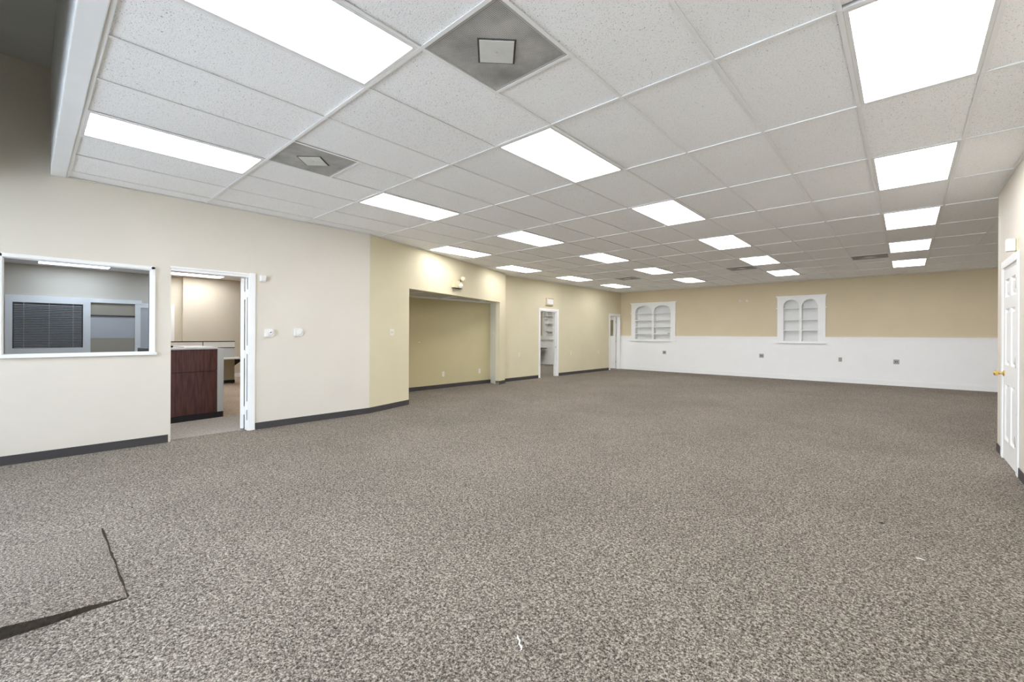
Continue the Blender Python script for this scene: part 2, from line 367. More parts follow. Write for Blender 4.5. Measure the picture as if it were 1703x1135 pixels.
# ------------------------------------------------------------------ suspended ceiling
ceil = struct(MB().box(-8.43, XE + 0.12, 0.268, YFAR + 0.25, CZ + 0.3, CZ + 0.36).build('ceiling', 'dark_plenum'),
              'suspended ceiling of white speckled tiles in a white grid', 'ceiling')
def xl(y):
    if y <= 3.76: return XA
    if y <= 8.55: return PA[0] + (y - PA[1]) * (PB[0] - PA[0]) / (PB[1] - PA[1])
    return XC
def xr(y): return XR if y <= YR else XE
def clip(xa, xb, ya, yb):
    ys = [ya, yb]
    for t in (3.76, YR, 8.55):
        for e in (-1e-4, 1e-4):
            if ya < t + e < yb: ys.append(t + e)
    for x in (xa, xb):
        t = PA[1] + (x - PA[0]) * (PB[1] - PA[1]) / (PB[0] - PA[0])
        if 3.76 < t < 8.55 and ya < t < yb: ys.append(t)
    ys.sort()
    L = [(min(max(xa, xl(y) + 0.004), xb), y) for y in ys]; R = [(max(min(xb, xr(y) - 0.004), xa), y) for y in ys]
    ok = [k for k in range(len(ys)) if R[k][0] - L[k][0] > 0.004]
    if not ok: return None
    k0, k1 = max(ok[0] - 1, 0), min(ok[-1] + 1, len(ys) - 1)
    pts = []
    for p in R[k0:k1 + 1] + L[k0:k1 + 1][::-1]:
        if not pts or (abs(p[0] - pts[-1][0]) + abs(p[1] - pts[-1][1])) > 2e-3: pts.append(p)
    if abs(pts[0][0] - pts[-1][0]) + abs(pts[0][1] - pts[-1][1]) < 2e-3: pts.pop()
    # drop collinear points
    out = []
    for k in range(len(pts)):
        a, b_, c = pts[k - 1], pts[k], pts[(k + 1) % len(pts)]
        if abs((b_[0] - a[0]) * (c[1] - a[1]) - (b_[1] - a[1]) * (c[0] - a[0])) > 1e-6: out.append(b_)
    if len(out) < 3: return None
    area = 0.5 * abs(sum(out[k - 1][0] * out[k][1] - out[k][0] * out[k - 1][1] for k in range(len(out))))
    return out if area > 0.004 else None
def cell(i, j):                                        # x right-to-left index i, y index j
    return GX - GM * (i + 1), GX - GM * i, GY + 2 * GM * j, GY + 2 * GM * (j + 1)

LIGHTS = {}
for j in (-1, 1, 3, 5, 7, 9):
    LIGHTS[(0, j)] = 'middle'; LIGHTS[(4, j)] = 'left'; LIGHTS[(-4, j)] = 'right'
LIGHTS[(7, 3)] = 'wall'
for j in (5, 7, 9): LIGHTS[(8, j)] = 'wall'
for j in (7, 9): LIGHTS[(-8, j)] = 'hidden'  # unseen panels, added for even light round the corner
VENTS = [(-1, 0), (3, 0), (-3, 8), (1, 8), (6, 8)]
TZ0, TZ1 = CZ + 0.010, CZ + 0.026
g_ = 0.003
full = MB().box(g_, GM - g_, g_, 2 * GM - g_, 0, TZ1 - TZ0).build('ceiling_tile', 'mineral_tile', ceil)
full_me = full.data; first = [full]
def add_tile(pts, is_full, x, y):
    if is_full:
        o = first.pop() if first else bpy.data.objects.new('ceiling_tile', full_me)
        if o.name not in C.objects: C.objects.link(o)
    else:
        mb = MB().prism([(p[0] - x, p[1] - y) for p in pts], 0, TZ1 - TZ0)
        o = mb.build('ceiling_tile', 'mineral_tile')
    o.parent = ceil; o.location = (x, y, TZ0 + random.uniform(-0.001, 0.0015))
    o.rotation_euler = (random.uniform(-.001, .001), random.uniform(-.0015, .0015), 0)
for i in range(-11, 11):
    for j in range(-1, 12):
        if (i, j) in LIGHTS: continue
        x0, x1, y0, y1 = cell(i, j)
        y1 = min(y1, YFAR - 0.003)
        if (i, j) in VENTS: y0 = y0 + GM
        if (i, j) == (-4, 0): y1 -= 0.028                 # short tile leaves a black gap before the light
        pts = clip(x0 + g_, x1 - g_, y0 + g_, y1 - g_)
        if not pts: continue
        isf = len(pts) == 4 and abs((max(p[0] for p in pts) - min(p[0] for p in pts)) - (GM - 2 * g_)) < 1e-4 and abs((max(p[1] for p in pts) - min(p[1] for p in pts)) - (2 * GM - 2 * g_)) < 1e-4
        add_tile(pts, isf, x0, y0)
T = 0.012
def tee_mb(x0, x1, y0, y1, along):
    mb = MB().box(x0, x1, y0, y1, CZ, CZ + 0.0025)
    if along == 'x': mb.box(x0, x1, (y0 + y1) / 2 - .001, (y0 + y1) / 2 + .001, CZ + .0025, CZ + .03)
    else: mb.box((x0 + x1) / 2 - .001, (x0 + x1) / 2 + .001, y0, y1, CZ + .0025, CZ + .03)
    return mb
def ywall(x):                                            # where a line of constant x leaves the left walls
    if x >= XA: return 0.29
    if x >= PB[0]: return PA[1] + (x - PA[0]) * (PB[1] - PA[1]) / (PB[0] - PA[0]) + 0.03
    return 8.56
for j in range(0, 12):
    y = GY + 2 * GM * j
    tee_mb(xl(y) + 0.005, xr(y) - 0.005, y - T, y + T, 'x').build('tee', 'tee_white', ceil)
for i in range(-10, 11):
    x = GX - GM * i
    if x < XC + 0.02: continue
    y0 = ywall(x) if x < XR - 0.02 else YR + 0.01
    ys = [y0] + [GY + 2 * GM * j for j in range(0, 12) if GY + 2 * GM * j > y0 + 0.05] + [YFAR - 0.005]
    mb = MB()
    for a, b_ in zip(ys, ys[1:]): mb.box(x - T, x + T, a + T * (a != y0), b_ - T * (b_ != ys[-1]), CZ + 0.0005, CZ + 0.003)
    mb.build('tee', 'tee_white', ceil)
for (i, j) in VENTS:
    x0, x1, y0, y1 = cell(i, j); tee_mb(x0 + T, x1 - T, y0 + GM - T, y0 + GM + T, 'x').build('tee', 'tee_white', ceil)
# edge angles along the walls
wa = 0.022
MB().box(XA + 0.002, XR - 0.002, 0.269, 0.291, CZ - 0.0005, CZ + 0.02).build('wall_angle', 'tee_white', ceil)
MB().box(XA + 0.001, XA + wa, 0.292, 3.74, CZ - 0.0005, CZ + 0.003).build('wall_angle', 'tee_white', ceil)
MB().prism([onB(0.02, 0.001), onB(LAB, 0.001), onB(LAB, wa), onB(0.02, wa)], CZ - 0.0005, CZ + 0.003).build('wall_angle', 'tee_white', ceil)
MB().box(XC + 0.001, XC + wa, 8.56, YFAR - 0.02, CZ - 0.0005, CZ + 0.003).build('wall_angle', 'tee_white', ceil)
MB().box(XC + 0.02, XE, YFAR - wa, YFAR - 0.001, CZ - 0.0005, CZ + 0.003).build('wall_angle', 'tee_white', ceil)
MB().box(XR - wa, XR - 0.001, 0.292, YR, CZ - 0.0005, CZ + 0.003).build('wall_angle', 'tee_white', ceil)
MB().box(XR + 0.001, XE, YR + 0.001, YR + wa, CZ - 0.0005, CZ + 0.003).build('wall_angle', 'tee_white', ceil)

# ------------------------------------------------------------------ ceiling lights
def frame_ring(mb, x0, x1, y0, y1, wd, z0, z1):
    mb.box(x0, x1, y0, y0 + wd, z0, z1).box(x0, x1, y1 - wd, y1, z0, z1)
    mb.box(x0, x0 + wd, y0 + wd, y1 - wd, z0, z1).box(x1 - wd, x1, y0 + wd, y1 - wd, z0, z1)
    return mb
lw, ll = GM - 2 * T - 0.002, 2 * GM - 2 * T - 0.002
def make_light(lens):
    o = empty('ceiling_light', (0, 0, 0))
    frame_ring(MB(), -lw / 2, lw / 2, -ll / 2, ll / 2, 0.022, -0.004, 0.016).build('door_frame', 'troffer_white', o)
    MB().box(-lw / 2 + .022, lw / 2 - .022, -ll / 2 + .022, ll / 2 - .022, 0.004, 0.009).build('lens', lens, o)
    h = MB().box(-lw / 2 + .005, lw / 2 - .005, -ll / 2 + .005, ll / 2 - .005, 0.086, 0.09)
    frame_ring(h, -lw / 2 + .005, lw / 2 - .005, -ll / 2 + .005, ll / 2 - .005, 0.003, 0.016, 0.086)
    h.build('housing', 'troffer_white', o)
    return o
proto = make_light('lens'); used = False
ROW = {'middle': 'middle row', 'left': 'row left of the middle', 'right': 'row along the right side', 'wall': 'row hugging the cream wall', 'hidden': ''}
ORD = ['first', 'second', 'third', 'fourth', 'fifth', 'sixth']
cnt = {}
for (i, j), row in sorted(LIGHTS.items(), key=lambda t: t[0][1]):
    x0, x1, y0, y1 = cell(i, j)
    o = proto if not used else copy_tree(proto); used = True
    o.location = ((x0 + x1) / 2, (y0 + y1) / 2, CZ + 0.004)
    if row == 'right' and j == -1: lab = 'lit ceiling panel overhead beside the bulkhead, out of view on the right'
    elif row == 'hidden': lab = 'unseen lit ceiling panel added round the right corner, %s the far wall' % ('further from' if j == 7 else 'nearer to')
    else:
        k = cnt.get(row, 0); cnt[row] = k + 1
        lab = 'lit white ceiling panel, %s from the front in the %s' % (ORD[k], ROW[row])
    tag(o, lab, 'ceiling light', 'fluorescent ceiling lights of the open room')

# ------------------------------------------------------------------ return air grilles
VL = {(-1, 0): 'large dusty grey air grille at top centre of the ceiling', (3, 0): 'dusty grey air grille beside the left ceiling light',
      (-3, 8): 'far grey air grille next to the right row of lights', (1, 8): 'far grey air grille beside the middle row of lights',
      (6, 8): 'farthest left grey air grille above the far cream wall'}
vp = None
for key in VENTS:
    x0, x1, y0, y1 = cell(*key); y1 = y0 + GM
    if vp is None:
        vp = empty('air_grille', (0, 0, 0)); h = lw / 2
        frame_ring(MB(), -h, h, -h, h, 0.012, -0.002, 0.012).build('rim', 'dirty_grey', vp)
        MB().box(-h + .012, h - .012, -h + .012, h - .012, 0.0, 0.004).build('perforated_face', 'perforated_metal', vp)
        MB().box(-.098, .098, -.098, .098, -0.007, -0.003, M=Matrix.Rotation(PI / 4, 4, 'Z')).build('center_plate', 'plate_dusty', vp)
        MB().box(-.109, .109, -.109, .109, -0.003, 0.0, M=Matrix.Rotation(PI / 4, 4, 'Z')).build('plate_outline', 'outline_grey', vp)  # larger dark square showing as an outline round the plate
        MB().lathe([(.004, -.0095), (.006, -.008), (.006, -.007)], 10).build('screw', 'steel', vp)
        o = vp
    else: o = copy_tree(vp)
    o.location = ((x0 + x1) / 2, (y0 + y1) / 2, CZ + 0.004)
    tag(o, VL[key], 'air vent', 'return air grilles in the ceiling')

# ------------------------------------------------------------------ baseboards
bh, bt = 0.092, 0.008
struct(MB().box(XA, XA + bt, YFRONT, DR1[0] - 0.012, 0, bh).box(XA, XA + bt, DR1[1] + 0.074, 3.76, 0, bh).build('baseboard_left', 'vinyl_base'), 'dark vinyl base along the beige wall', 'baseboard')
struct(MB().prism([onB(0), onB(s0), onB(s0, bt), onB(0, bt)], 0, bh).prism([onB(s1), onB(LAB + bt), onB(LAB + bt, bt), onB(s1, bt)], 0, bh).build('baseboard_angled', 'vinyl_base'),
       'dark vinyl base along the angled wall', 'baseboard')
struct(MB().box(XALC, XALC + bt, 4.68, 8.352, 0, bh).prism([onB(s1, bt), (onB(s1)[0] - 0.001, onB(s1)[1] - bt), (XALC + bt, 8.35 - bt), (XALC + bt, 8.351), onB(s1, -0.12)], 0, bh).build('baseboard_alcove', 'vinyl_base'),
       'dark vinyl base round the alcove', 'baseboard')
struct(MB().box(XC, XC + bt, 8.56, D2[0] - 0.08, 0, bh).box(XC, XC + bt, D2[1] + 0.08, D3[0] - 0.08, 0, bh).build('baseboard_side', 'vinyl_base'), 'dark vinyl base along the wall with two doorways', 'baseboard')
struct(MB().box(XR - bt, XR, YFRONT, D4[0] - 0.09, 0, bh).box(XR - bt, XR, D4[1] + 0.09, YR, 0, bh).box(XR - bt, XR + 1.0, YR, YR + bt, 0, bh).build('baseboard_right', 'vinyl_base'), 'dark vinyl base at the right wall corner', 'baseboard')
struct(MB().box(XC + 0.002, XE, YFAR - 0.034, YFAR - 0.016, 0, 0.125).box(XC + 0.002, XE, YFAR - 0.027, YFAR - 0.016, 0.125, 0.145).build('baseboard_far', 'white_trim'),
       'tall white wooden base along the far wall', 'baseboard')

# ------------------------------------------------------------------ wainscot
NW1 = (-7.85, -6.142); NW2 = (-2.96, -1.735)
ws = MB().box(XC, XE, YFAR - 0.016, YFAR, 0, 1.10)
seg = [XC, NW1[0], NW1[1], NW2[0], NW2[1], XE]
for k in (0, 2, 4): ws.box(seg[k], seg[k + 1], YFAR - 0.016, YFAR, 1.10, 1.19)
ws = struct(ws.build('trim_2', 'white_wainscot'), 'white wainscot panelling on the far wall', 'wainscot')
for k in (0, 2, 4):
    MB().box(seg[k], seg[k + 1], YFAR - 0.026, YFAR, 1.19, 1.272).box(seg[k], seg[k + 1], YFAR - 0.042, YFAR, 1.272, 1.292).build('chair_rail', 'white_trim', ws)

# ------------------------------------------------------------------ built-in arched shelves
def arched_frame(x0, x1, z0, z1, openings, spring, rise, y0, y1):
    cu = bpy.data.curves.new('tmp', 'CURVE'); cu.dimensions = '2D'; cu.fill_mode = 'BOTH'; cu.extrude = (y1 - y0) / 2
    def spl(pts):
        s = cu.splines.new('POLY'); s.points.add(len(pts) - 1)
        for p, c in zip(s.points, pts): p.co = (c[0], c[1], 0, 1)
        s.use_cyclic_u = True
    spl([(x0, z0), (x1, z0), (x1, z1), (x0, z1)])
    for a, b_, zb in openings:
        c, h = (a + b_) / 2, (b_ - a) / 2
        spl([(a, zb), (b_, zb)] + [(c + h * math.cos(t), spring + rise * math.sin(t)) for t in [PI * k / 24 for k in range(25)]])
    ob = bpy.data.objects.new('tmp', cu); C.objects.link(ob)
    dg = bpy.context.evaluated_depsgraph_get()
    me = bpy.data.meshes.new_from_object(ob.evaluated_get(dg))
    bpy.data.objects.remove(ob); bpy.data.curves.remove(cu)
    for v in me.vertices:
        x, z, d = v.co
        v.co = (x, (y0 + y1) / 2 + d, z)
    bm = bmesh.new(); bm.from_mesh(me); bmesh.ops.remove_doubles(bm, verts=bm.verts, dist=1e-5); bpy.data.meshes.remove(me)
    m = MB(); m.bm.free(); m.bm = bm
    return m
def shelf_unit(label, x0, x1, ops, shelves, spring, rise, grp):
    o = empty('built_in_shelf', ((x0 + x1) / 2, YFAR, 1.11))
    yf = YFAR - 0.03
    arched_frame(x0, x1, 1.12, 2.505, [(a, b_, 1.15) for a, b_ in ops], spring, rise, yf, YFAR - 0.0005).build('face_frame', 'white_trim', o)
    a0, b1 = ops[0][0], ops[1][1]; yb = YFAR + 0.185
    MB().box(a0, b1, yb, yb + 0.015, 1.145, 2.44).build('back_panel', 'shelf_white', o)
    for xx in (a0, b1 - 0.012): MB().box(xx, xx + 0.012, YFAR, yb, 1.15, 2.44).build('side_panel', 'shelf_white', o)
    MB().box(a0 + .012, b1 - .012, YFAR, yb, 2.428, 2.44).build('top_panel', 'shelf_white', o)
    MB().box(ops[0][1], ops[1][0], YFAR, yb, 1.15, 2.428).build('divider', 'shelf_white', o)
    MB().box(a0 + .012, b1 - .012, YFAR, yb, 1.145, 1.163).build('shelf', 'shelf_white', o)
    for z in shelves:
        for k, (a, b_) in enumerate(ops):
            MB().box(a + (0.012 if k == 0 else 0), b_ - (0.012 if k == 1 else 0), YFAR - 0.004, yb, z - 0.024, z).build('shelf', 'shelf_white', o)
    MB().box(x0 - 0.012, x1 + 0.012, yf - 0.014, yf, 2.475, 2.505).box(x0 - 0.034, x1 + 0.034, yf - 0.034, YFAR - 0.0005, 2.505, 2.53).build('crown', 'white_trim', o)
    for a, b_ in ((x0 - 0.03, ops[0][0]), (ops[0][1], ops[1][0]), (ops[1][1], x1 + 0.03)):
        MB().box(a, b_, yf - 0.016, yf - 0.0002, spring - 0.034, spring - 0.006).build('impost_band', 'white_trim', o)
    c = (ops[0][1] + ops[1][0]) / 2
    MB().box(c - 0.006, c + 0.006, yf - 0.006, yf, spring, 2.47).build('centre_bead', 'white_trim', o)
    MB().box(x0 - 0.03, x1 + 0.03, yf - 0.04, YFAR - 0.017, 1.095, 1.12).build('sill', 'white_trim', o)
    return tag(o, label, 'bookcase', grp)
shelf_unit('white built-in shelves with twin flattened arches, by the far left door', *NW1, [(-7.70, -7.025), (-6.955, -6.32)], [2.14, 1.885, 1.632, 1.372], 2.16, 0.258, 'arched built-in shelves')
shelf_unit('narrower white built-in shelves with twin round arches, mid far wall', *NW2, [(-2.805, -2.385), (-2.32, -1.915)], [2.16, 1.81, 1.495], 2.18, 0.236, 'arched built-in shelves')
shelf_unit('white built-in shelves glimpsed through the narrow doorway', -12.20, -10.975, [(-12.045, -11.625), (-11.56, -11.155)], [2.16, 1.81, 1.495], 2.18, 0.236, 'arched built-in shelves')
# thin rod left on a shelf
rd = empty('rod', (-6.68, YFAR + 0.06, 1.38))
Mr = Matrix.Translation((-6.94, YFAR + 0.05, 1.3835)) @ Matrix.Rotation(PI / 2, 4, 'Y')
MB().lathe([(0.008, 0), (0.008, 0.47)], 10, Mr).build('shaft', 'paper', rd, True)
MB().lathe([(0.0085, 0.47), (0.0085, 0.56)], 10, Mr).build('tip', 'slot_dark', rd, True)
tag(rd, 'thin pale rod with a dark end on the lower right shelf', 'rod')
# two round wall caps
for x, nm in ((-4.02, 'small white round cap on the tan wall, left of the pair'), (-3.824, 'small white round cap on the tan wall, right of the pair')):
    M_ = Matrix.Translation((x, YFAR, 2.436)) @ Matrix.Rotation(PI / 2, 4, 'X')
    tag(MB().lathe([(0.034, 0.0), (0.034, 0.004), (0.026, 0.012), (0.010, 0.016)], 18, M_).build('round_cap', 'plate_white', None, True), nm, 'wall cap', 'round caps on the tan wall')

# ------------------------------------------------------------------ wall plates
def plate(name, label, cat, M, wd, ht, pm, kind, grp=None):
    """local x = along wall, local y = up, local z = out of the wall; M maps it to the world"""
    o = empty(name, M.to_translation())
    MB().box(-wd / 2, wd / 2, -ht / 2, ht / 2, 0.0, 0.007, bev=0.0022, M=M).build('cover_plate', pm, o)
    if kind == 'outlet':
        for dy in (-0.021, 0.021):
            so = MB().lathe([(0.0165, 0.0065), (0.0165, 0.0088)], 16, M @ Matrix.Translation((0, dy, 0))).build('socket', pm, o)
            MB().box(-.008, -.005, dy - .006, dy + .006, .0086, .0092, M=M).box(.005, .008, dy - .006, dy + .006, .0086, .0092, M=M).build('slots', 'slot_dark', so)['kind'] = 'stuff'
    elif kind == 'dark_outlet':
        MB().box(-wd * .32, wd * .32, -ht * .30, ht * .30, 0.0065, 0.010, M=M).build('socket', 'plate_grey', o)
        MB().box(-wd * .2, -wd * .08, -ht * .16, ht * .16, 0.0095, 0.0105, M=M).box(wd * .08, wd * .2, -ht * .16, ht * .16, 0.0095, 0.0105, M=M).build('slots', 'slot_dark', o)['kind'] = 'stuff'
    elif kind == 'switch':
        for dx in ((-0.0225, 0.0225) if wd > 0.1 else (0,)):
            MB().box(dx - .016, dx + .016, -.033, .033, .0065, .0085, bev=0.0008, M=M).build('rocker_frame', pm, o)
            MB().prism_ax([(dx - .012, 0), (dx + .012, 0), (dx + .012, .001), (dx - .012, .001)], 0, .001, 'Y').bm.free()
            MB().box(dx - .005, dx + .005, -.008, .014, .008, .018, bev=0.0015, M=M).build('toggle', pm, o)
    return tag(o, label, cat, grp)
def wallM(x, y, z, facing):            # facing '+x' '-x' '-y'
    rz = {'+x': PI / 2, '-x': -PI / 2, '-y': 0.0}[facing]
    return Matrix.Translation((x, y, z)) @ Matrix.Rotation(rz, 4, 'Z') @ Matrix.Rotation(PI / 2, 4, 'X')
yw = YFAR - 0.016
plate('wall_outlet', 'grey outlet plate on the wainscot under the flattened arch shelves', 'outlet', wallM(-6.545, yw, 0.695, '-y'), 0.125, 0.115, 'plate_grey', 'dark_outlet', 'wainscot outlets')
plate('wall_outlet', 'grey outlet plate on the wainscot left of the round arch shelves', 'outlet', wallM(-3.39, yw, 0.686, '-y'), 0.125, 0.12, 'plate_grey', 'dark_outlet', 'wainscot outlets')
plate('wall_outlet', 'narrow beige outlet plate on the wainscot right of the round arch shelves', 'outlet', wallM(-1.385, yw, 0.65, '-y'), 0.08, 0.12, 'plate_grey', 'outlet', 'wainscot outlets')
plate('wall_outlet', 'grey outlet plate on the wainscot nearest the white door', 'outlet', wallM(-0.18, yw, 0.638, '-y'), 0.12, 0.12, 'plate_grey', 'dark_outlet', 'wainscot outlets')
plate('wall_outlet', 'ivory outlet between the alcove and the narrow doorway', 'outlet', wallM(XC, 9.37, 0.74, '+x'), 0.075, 0.12, 'plate_ivory', 'outlet', 'ivory outlets on cream walls')
plate('wall_outlet', 'ivory outlet just right of the narrow doorway', 'outlet', wallM(XC, 11.94, 0.705, '+x'), 0.075, 0.12, 'plate_ivory', 'outlet', 'ivory outlets on cream walls')
plate('wall_outlet', 'ivory outlet left of the far corner door', 'outlet', wallM(XC, 13.7, 0.687, '+x'), 0.075, 0.12, 'plate_ivory', 'outlet', 'ivory outlets on cream walls')
plate('wall_outlet', 'ivory outlet low on the alcove back wall, left one', 'outlet', wallM(XALC, 6.74, 0.34, '+x'), 0.075, 0.12, 'plate_ivory', 'outlet', 'ivory outlets on cream walls')
plate('wall_outlet', 'ivory outlet low on the alcove back wall, right one', 'outlet', wallM(XALC, 7.95, 0.345, '+x'), 0.075, 0.12, 'plate_ivory', 'outlet', 'ivory outlets on cream walls')
sB = 0.53
Mb = MBW(sB, 1.345) @ Matrix.Rotation(PI / 2, 4, 'Z') @ Matrix.Rotation(PI / 2, 4, 'X')
plate('light_switch', 'ivory double light switch left of the alcove', 'switch', Mb, 0.118, 0.118, 'plate_ivory', 'switch')
e0, e1 = Vector(onB(s1, -0.121)), Vector((XALC, 8.35)); sd = (e1 - e0).normalized()
angS = math.atan2(-sd.y, -sd.x)
pS = e0 + (e1 - e0) * 0.5
plate('light_switch', 'white light switch on the side wall inside the alcove', 'switch', Matrix.Translation((pS.x, pS.y, 1.335)) @ Matrix.Rotation(angS, 4, 'Z') @ Matrix.Rotation(PI / 2, 4, 'X'), 0.118, 0.118, 'plate_white', 'switch')
# mark on the alcove wall: a small hook plate
tag(MB().box(XALC, XALC + 0.006, 6.01, 6.06, 1.118, 1.134, bev=0.002).build('wall_hook_plate', 'plate_ivory'), 'tiny ivory hook plate on the alcove back wall', 'hook')

# thermostats on the left wall
def thermostat(y, z, label, mark):
    o = empty('thermostat', (XA, y, z))
    M = wallM(XA, y, z, '+x')
    a, h = 0.058, 0.056
    pts = [(-a, -h), (a - .035, -h)] + [(a - .035 + .035 * math.cos(t), -h + .035 + .035 * math.sin(t)) for t in [-PI / 2 + PI / 2 * k / 6 for k in range(1, 7)]]
    pts += [(a - .035 + .035 * math.cos(t), h - .035 + .035 * math.sin(t)) for t in [PI / 2 * k / 6 for k in range(0, 7)]] + [(-a, h)]
    mb = MB().prism(pts, 0, 0.030)
    bmesh.ops.bevel(mb.bm, geom=[e for e in mb.bm.edges if all(v.co.z > .029 for v in e.verts)], offset=.005, segments=2, affect='EDGES')
    for v in mb.bm.verts: v.co = M @ v.co
    mb.build('housing', 'plate_white', o)
    MB().lathe([(.036, .030), (.036, .0335), (.031, .037)], 28, M @ Matrix.Translation((.008, 0, 0))).build('dial', 'plate_white', o, True)
    if mark: MB().box(.004, .026, -.003, .006, .037, .039, M=M @ Matrix.Translation((.0, -.004, 0)) @ Matrix.Rotation(.6, 4, 'Z')).build('pointer', 'slot_dark', o)
    else: MB().lathe([(.011, .037), (.009, .041)], 18, M @ Matrix.Translation((.008, 0, 0))).build('knob', 'plate_white', o, True)
    return tag(o, label, 'thermostat', 'wall thermostats')
thermostat(2.236, 1.322, 'white thermostat with dark pointer, nearer the left doorway', True)
thermostat(2.627, 1.334, 'plain white thermostat, further from the left doorway', False)
o = empty('door_sensor', (XA, 2.155, 2.073))
MB().box(XA, XA + 0.008, 2.116, 2.190, 2.028, 2.118, bev=.002).build('back_plate', 'plate_white', o)
MB().box(XA + 0.008, XA + 0.045, 2.12, 2.186, 2.032, 2.114, bev=.008).build('cover', 'plate_white', o)
tag(o, 'small white sensor box high beside the left doorway', 'sensor')

# emergency light on the alcove header
o = empty('emergency_light', (*onB(2.58), 2.33)); M = MBW(2.58, 2.40)
MB().box(0.0015, 0.075, -0.17, 0.16, -0.075, 0.075, bev=.008, M=M).build('housing', 'yellowed_plastic', o)
for dy, dz, t in ((-0.02, -0.015, -0.5), (0.10, 0.14, 0.5)):
    Mh = M @ Matrix.Translation((0.10, dy + .03, dz)) @ Matrix.Rotation(t, 4, 'Z') @ Matrix.Rotation(PI / 2 + 0.35, 4, 'Y')
    hd = MB().lathe([(.030, -.05), (.048, -.03), (.055, .02), (.057, .035)], 18, Mh).build('lamp_head', 'yellowed_plastic', o, True)
    MB().lathe([(.052, .034), (.040, .046), (.015, .050)], 18, Mh).build('lamp_lens', 'lamp_clear', hd, True)
MB().lathe([(.012, 0), (.012, .09)], 10, M @ Matrix.Translation((.05, .12, .06))).lathe([(.012, 0), (.012, .05)], 10, M @ Matrix.Translation((.06, .02, -.02)) @ Matrix.Rotation(PI / 2, 4, 'Y')).build('swivel_arm', 'slot_dark', o)
MB().box(0.004, 0.072, -0.165, 0.155, -0.081, -0.0755, M=M).build('bottom_strip', 'slot_dark', o)
tag(o, 'yellowed twin-head emergency light over the alcove opening', 'emergency light')

# sign box over the narrow doorway
o = empty('sign_box', (XC, 10.77, 2.235))
MB().box(XC, XC + 0.05, 10.60, 10.94, 2.235, 2.455, bev=.006).build('housing', 'yellowed_plastic', o)
MB().box(XC + 0.05, XC + 0.054, 10.625, 10.915, 2.27, 2.42).build('face', 'plate_white', o)
MB().box(XC + 0.008, XC + 0.056, 10.66, 10.93, 2.425, 2.445).build('top_vent', 'partition_beige', o)
MB().box(XC + 0.004, XC + 0.06, 10.605, 10.915, 2.222, 2.2345).build('bottom_strip', 'partition_beige', o)  # strip puts the shadow under the box into colour
tag(o, 'cream exit sign box with blank face over the narrow doorway', 'sign')

# ------------------------------------------------------------------ window in the left wall
wn1 = struct(empty('window_1', (XA, (WIN[0] + WIN[1]) / 2, WIN[2])), 'white framed interior window with dark tinted glass', 'window')
y0, y1, z0, z1 = WIN
fr = MB()
fr.box(XA - 0.125, XA + 0.012, y0 - 0.018, y0, z0, z1).box(XA - 0.125, XA + 0.012, y1, y1 + 0.018, z0, z1)
fr.box(XA - 0.125, XA + 0.012, y0 - 0.018, y1 + 0.018, z0 - 0.018, z0).box(XA - 0.125, XA + 0.012, y0 - 0.018, y1 + 0.018, z1, z1 + 0.018)
fr.build('window_frame', 'white_trim', wn1)
cs = MB()
frame_c = [(y0 - 0.022, y0 - 0.004, z0 - 0.02, z1 + 0.036), (y1 + 0.003, y1 + 0.04, z0 - 0.02, z1 + 0.036)]
for a, b_, c, d in frame_c: cs.box(XA, XA + 0.018, a, b_, c, d, bev=.003)
cs.box(XA, XA + 0.018, y0 - 0.022, y1 + 0.04, z1 + 0.004, z1 + 0.04, bev=.003)
cs.build('casing', 'white_trim', wn1)
MB().box(XA, XA + 0.032, y0 - 0.03, y1 + 0.055, z0 - 0.034, z0 - 0.002, bev=.004).build('window_sill', 'white_trim', wn1)
MB().box(XA - 0.036, XA - 0.030, y0, y1, z0, z1).build('glass_pane', 'glass_tinted', wn1)
bd = MB(); 
bd.box(XA - 0.030, XA - 0.02, y0, y0 + .007, z0, z1).box(XA - 0.030, XA - 0.02, y1 - .007, y1, z0, z1).box(XA - 0.030, XA - 0.02, y0, y1, z1 - .007, z1).box(XA - 0.030, XA - 0.02, y0, y1, z0, z0 + .007)
bd.build('glazing_bead', 'white_trim', wn1)

# ------------------------------------------------------------------ left doorway: frame and open door leaf
d1 = struct(empty('door_1', (XA, 1.6, 0)), 'white framed left doorway with its door swung into the office', 'door')
MB().box(XA - 0.12, XA + 0.002, DR1[1] - 0.012, DR1[1], 0, DR1[2]).build('jamb', 'white_trim', d1)
MB().box(XA - 0.12, XA + 0.001, DR1[0], DR1[0] + 0.012, 0, DR1[2]).build('jamb', 'paint_beige', d1)
MB().box(XA - 0.12, XA + 0.001, DR1[0] + 0.012, DR1[1] - 0.012, DR1[2] - 0.03, DR1[2]).build('head_jamb', 'white_trim', d1)
MB().box(XA, XA + 0.016, DR1[1] + 0.002, DR1[1] + 0.072, 0, DR1[2] + 0.03, bev=.004).build('casing', 'white_trim', d1)
MB().box(XA, XA + 0.014, DR1[0], DR1[1] + 0.002, DR1[2], DR1[2] + 0.022, bev=.003).build('casing', 'white_trim', d1)
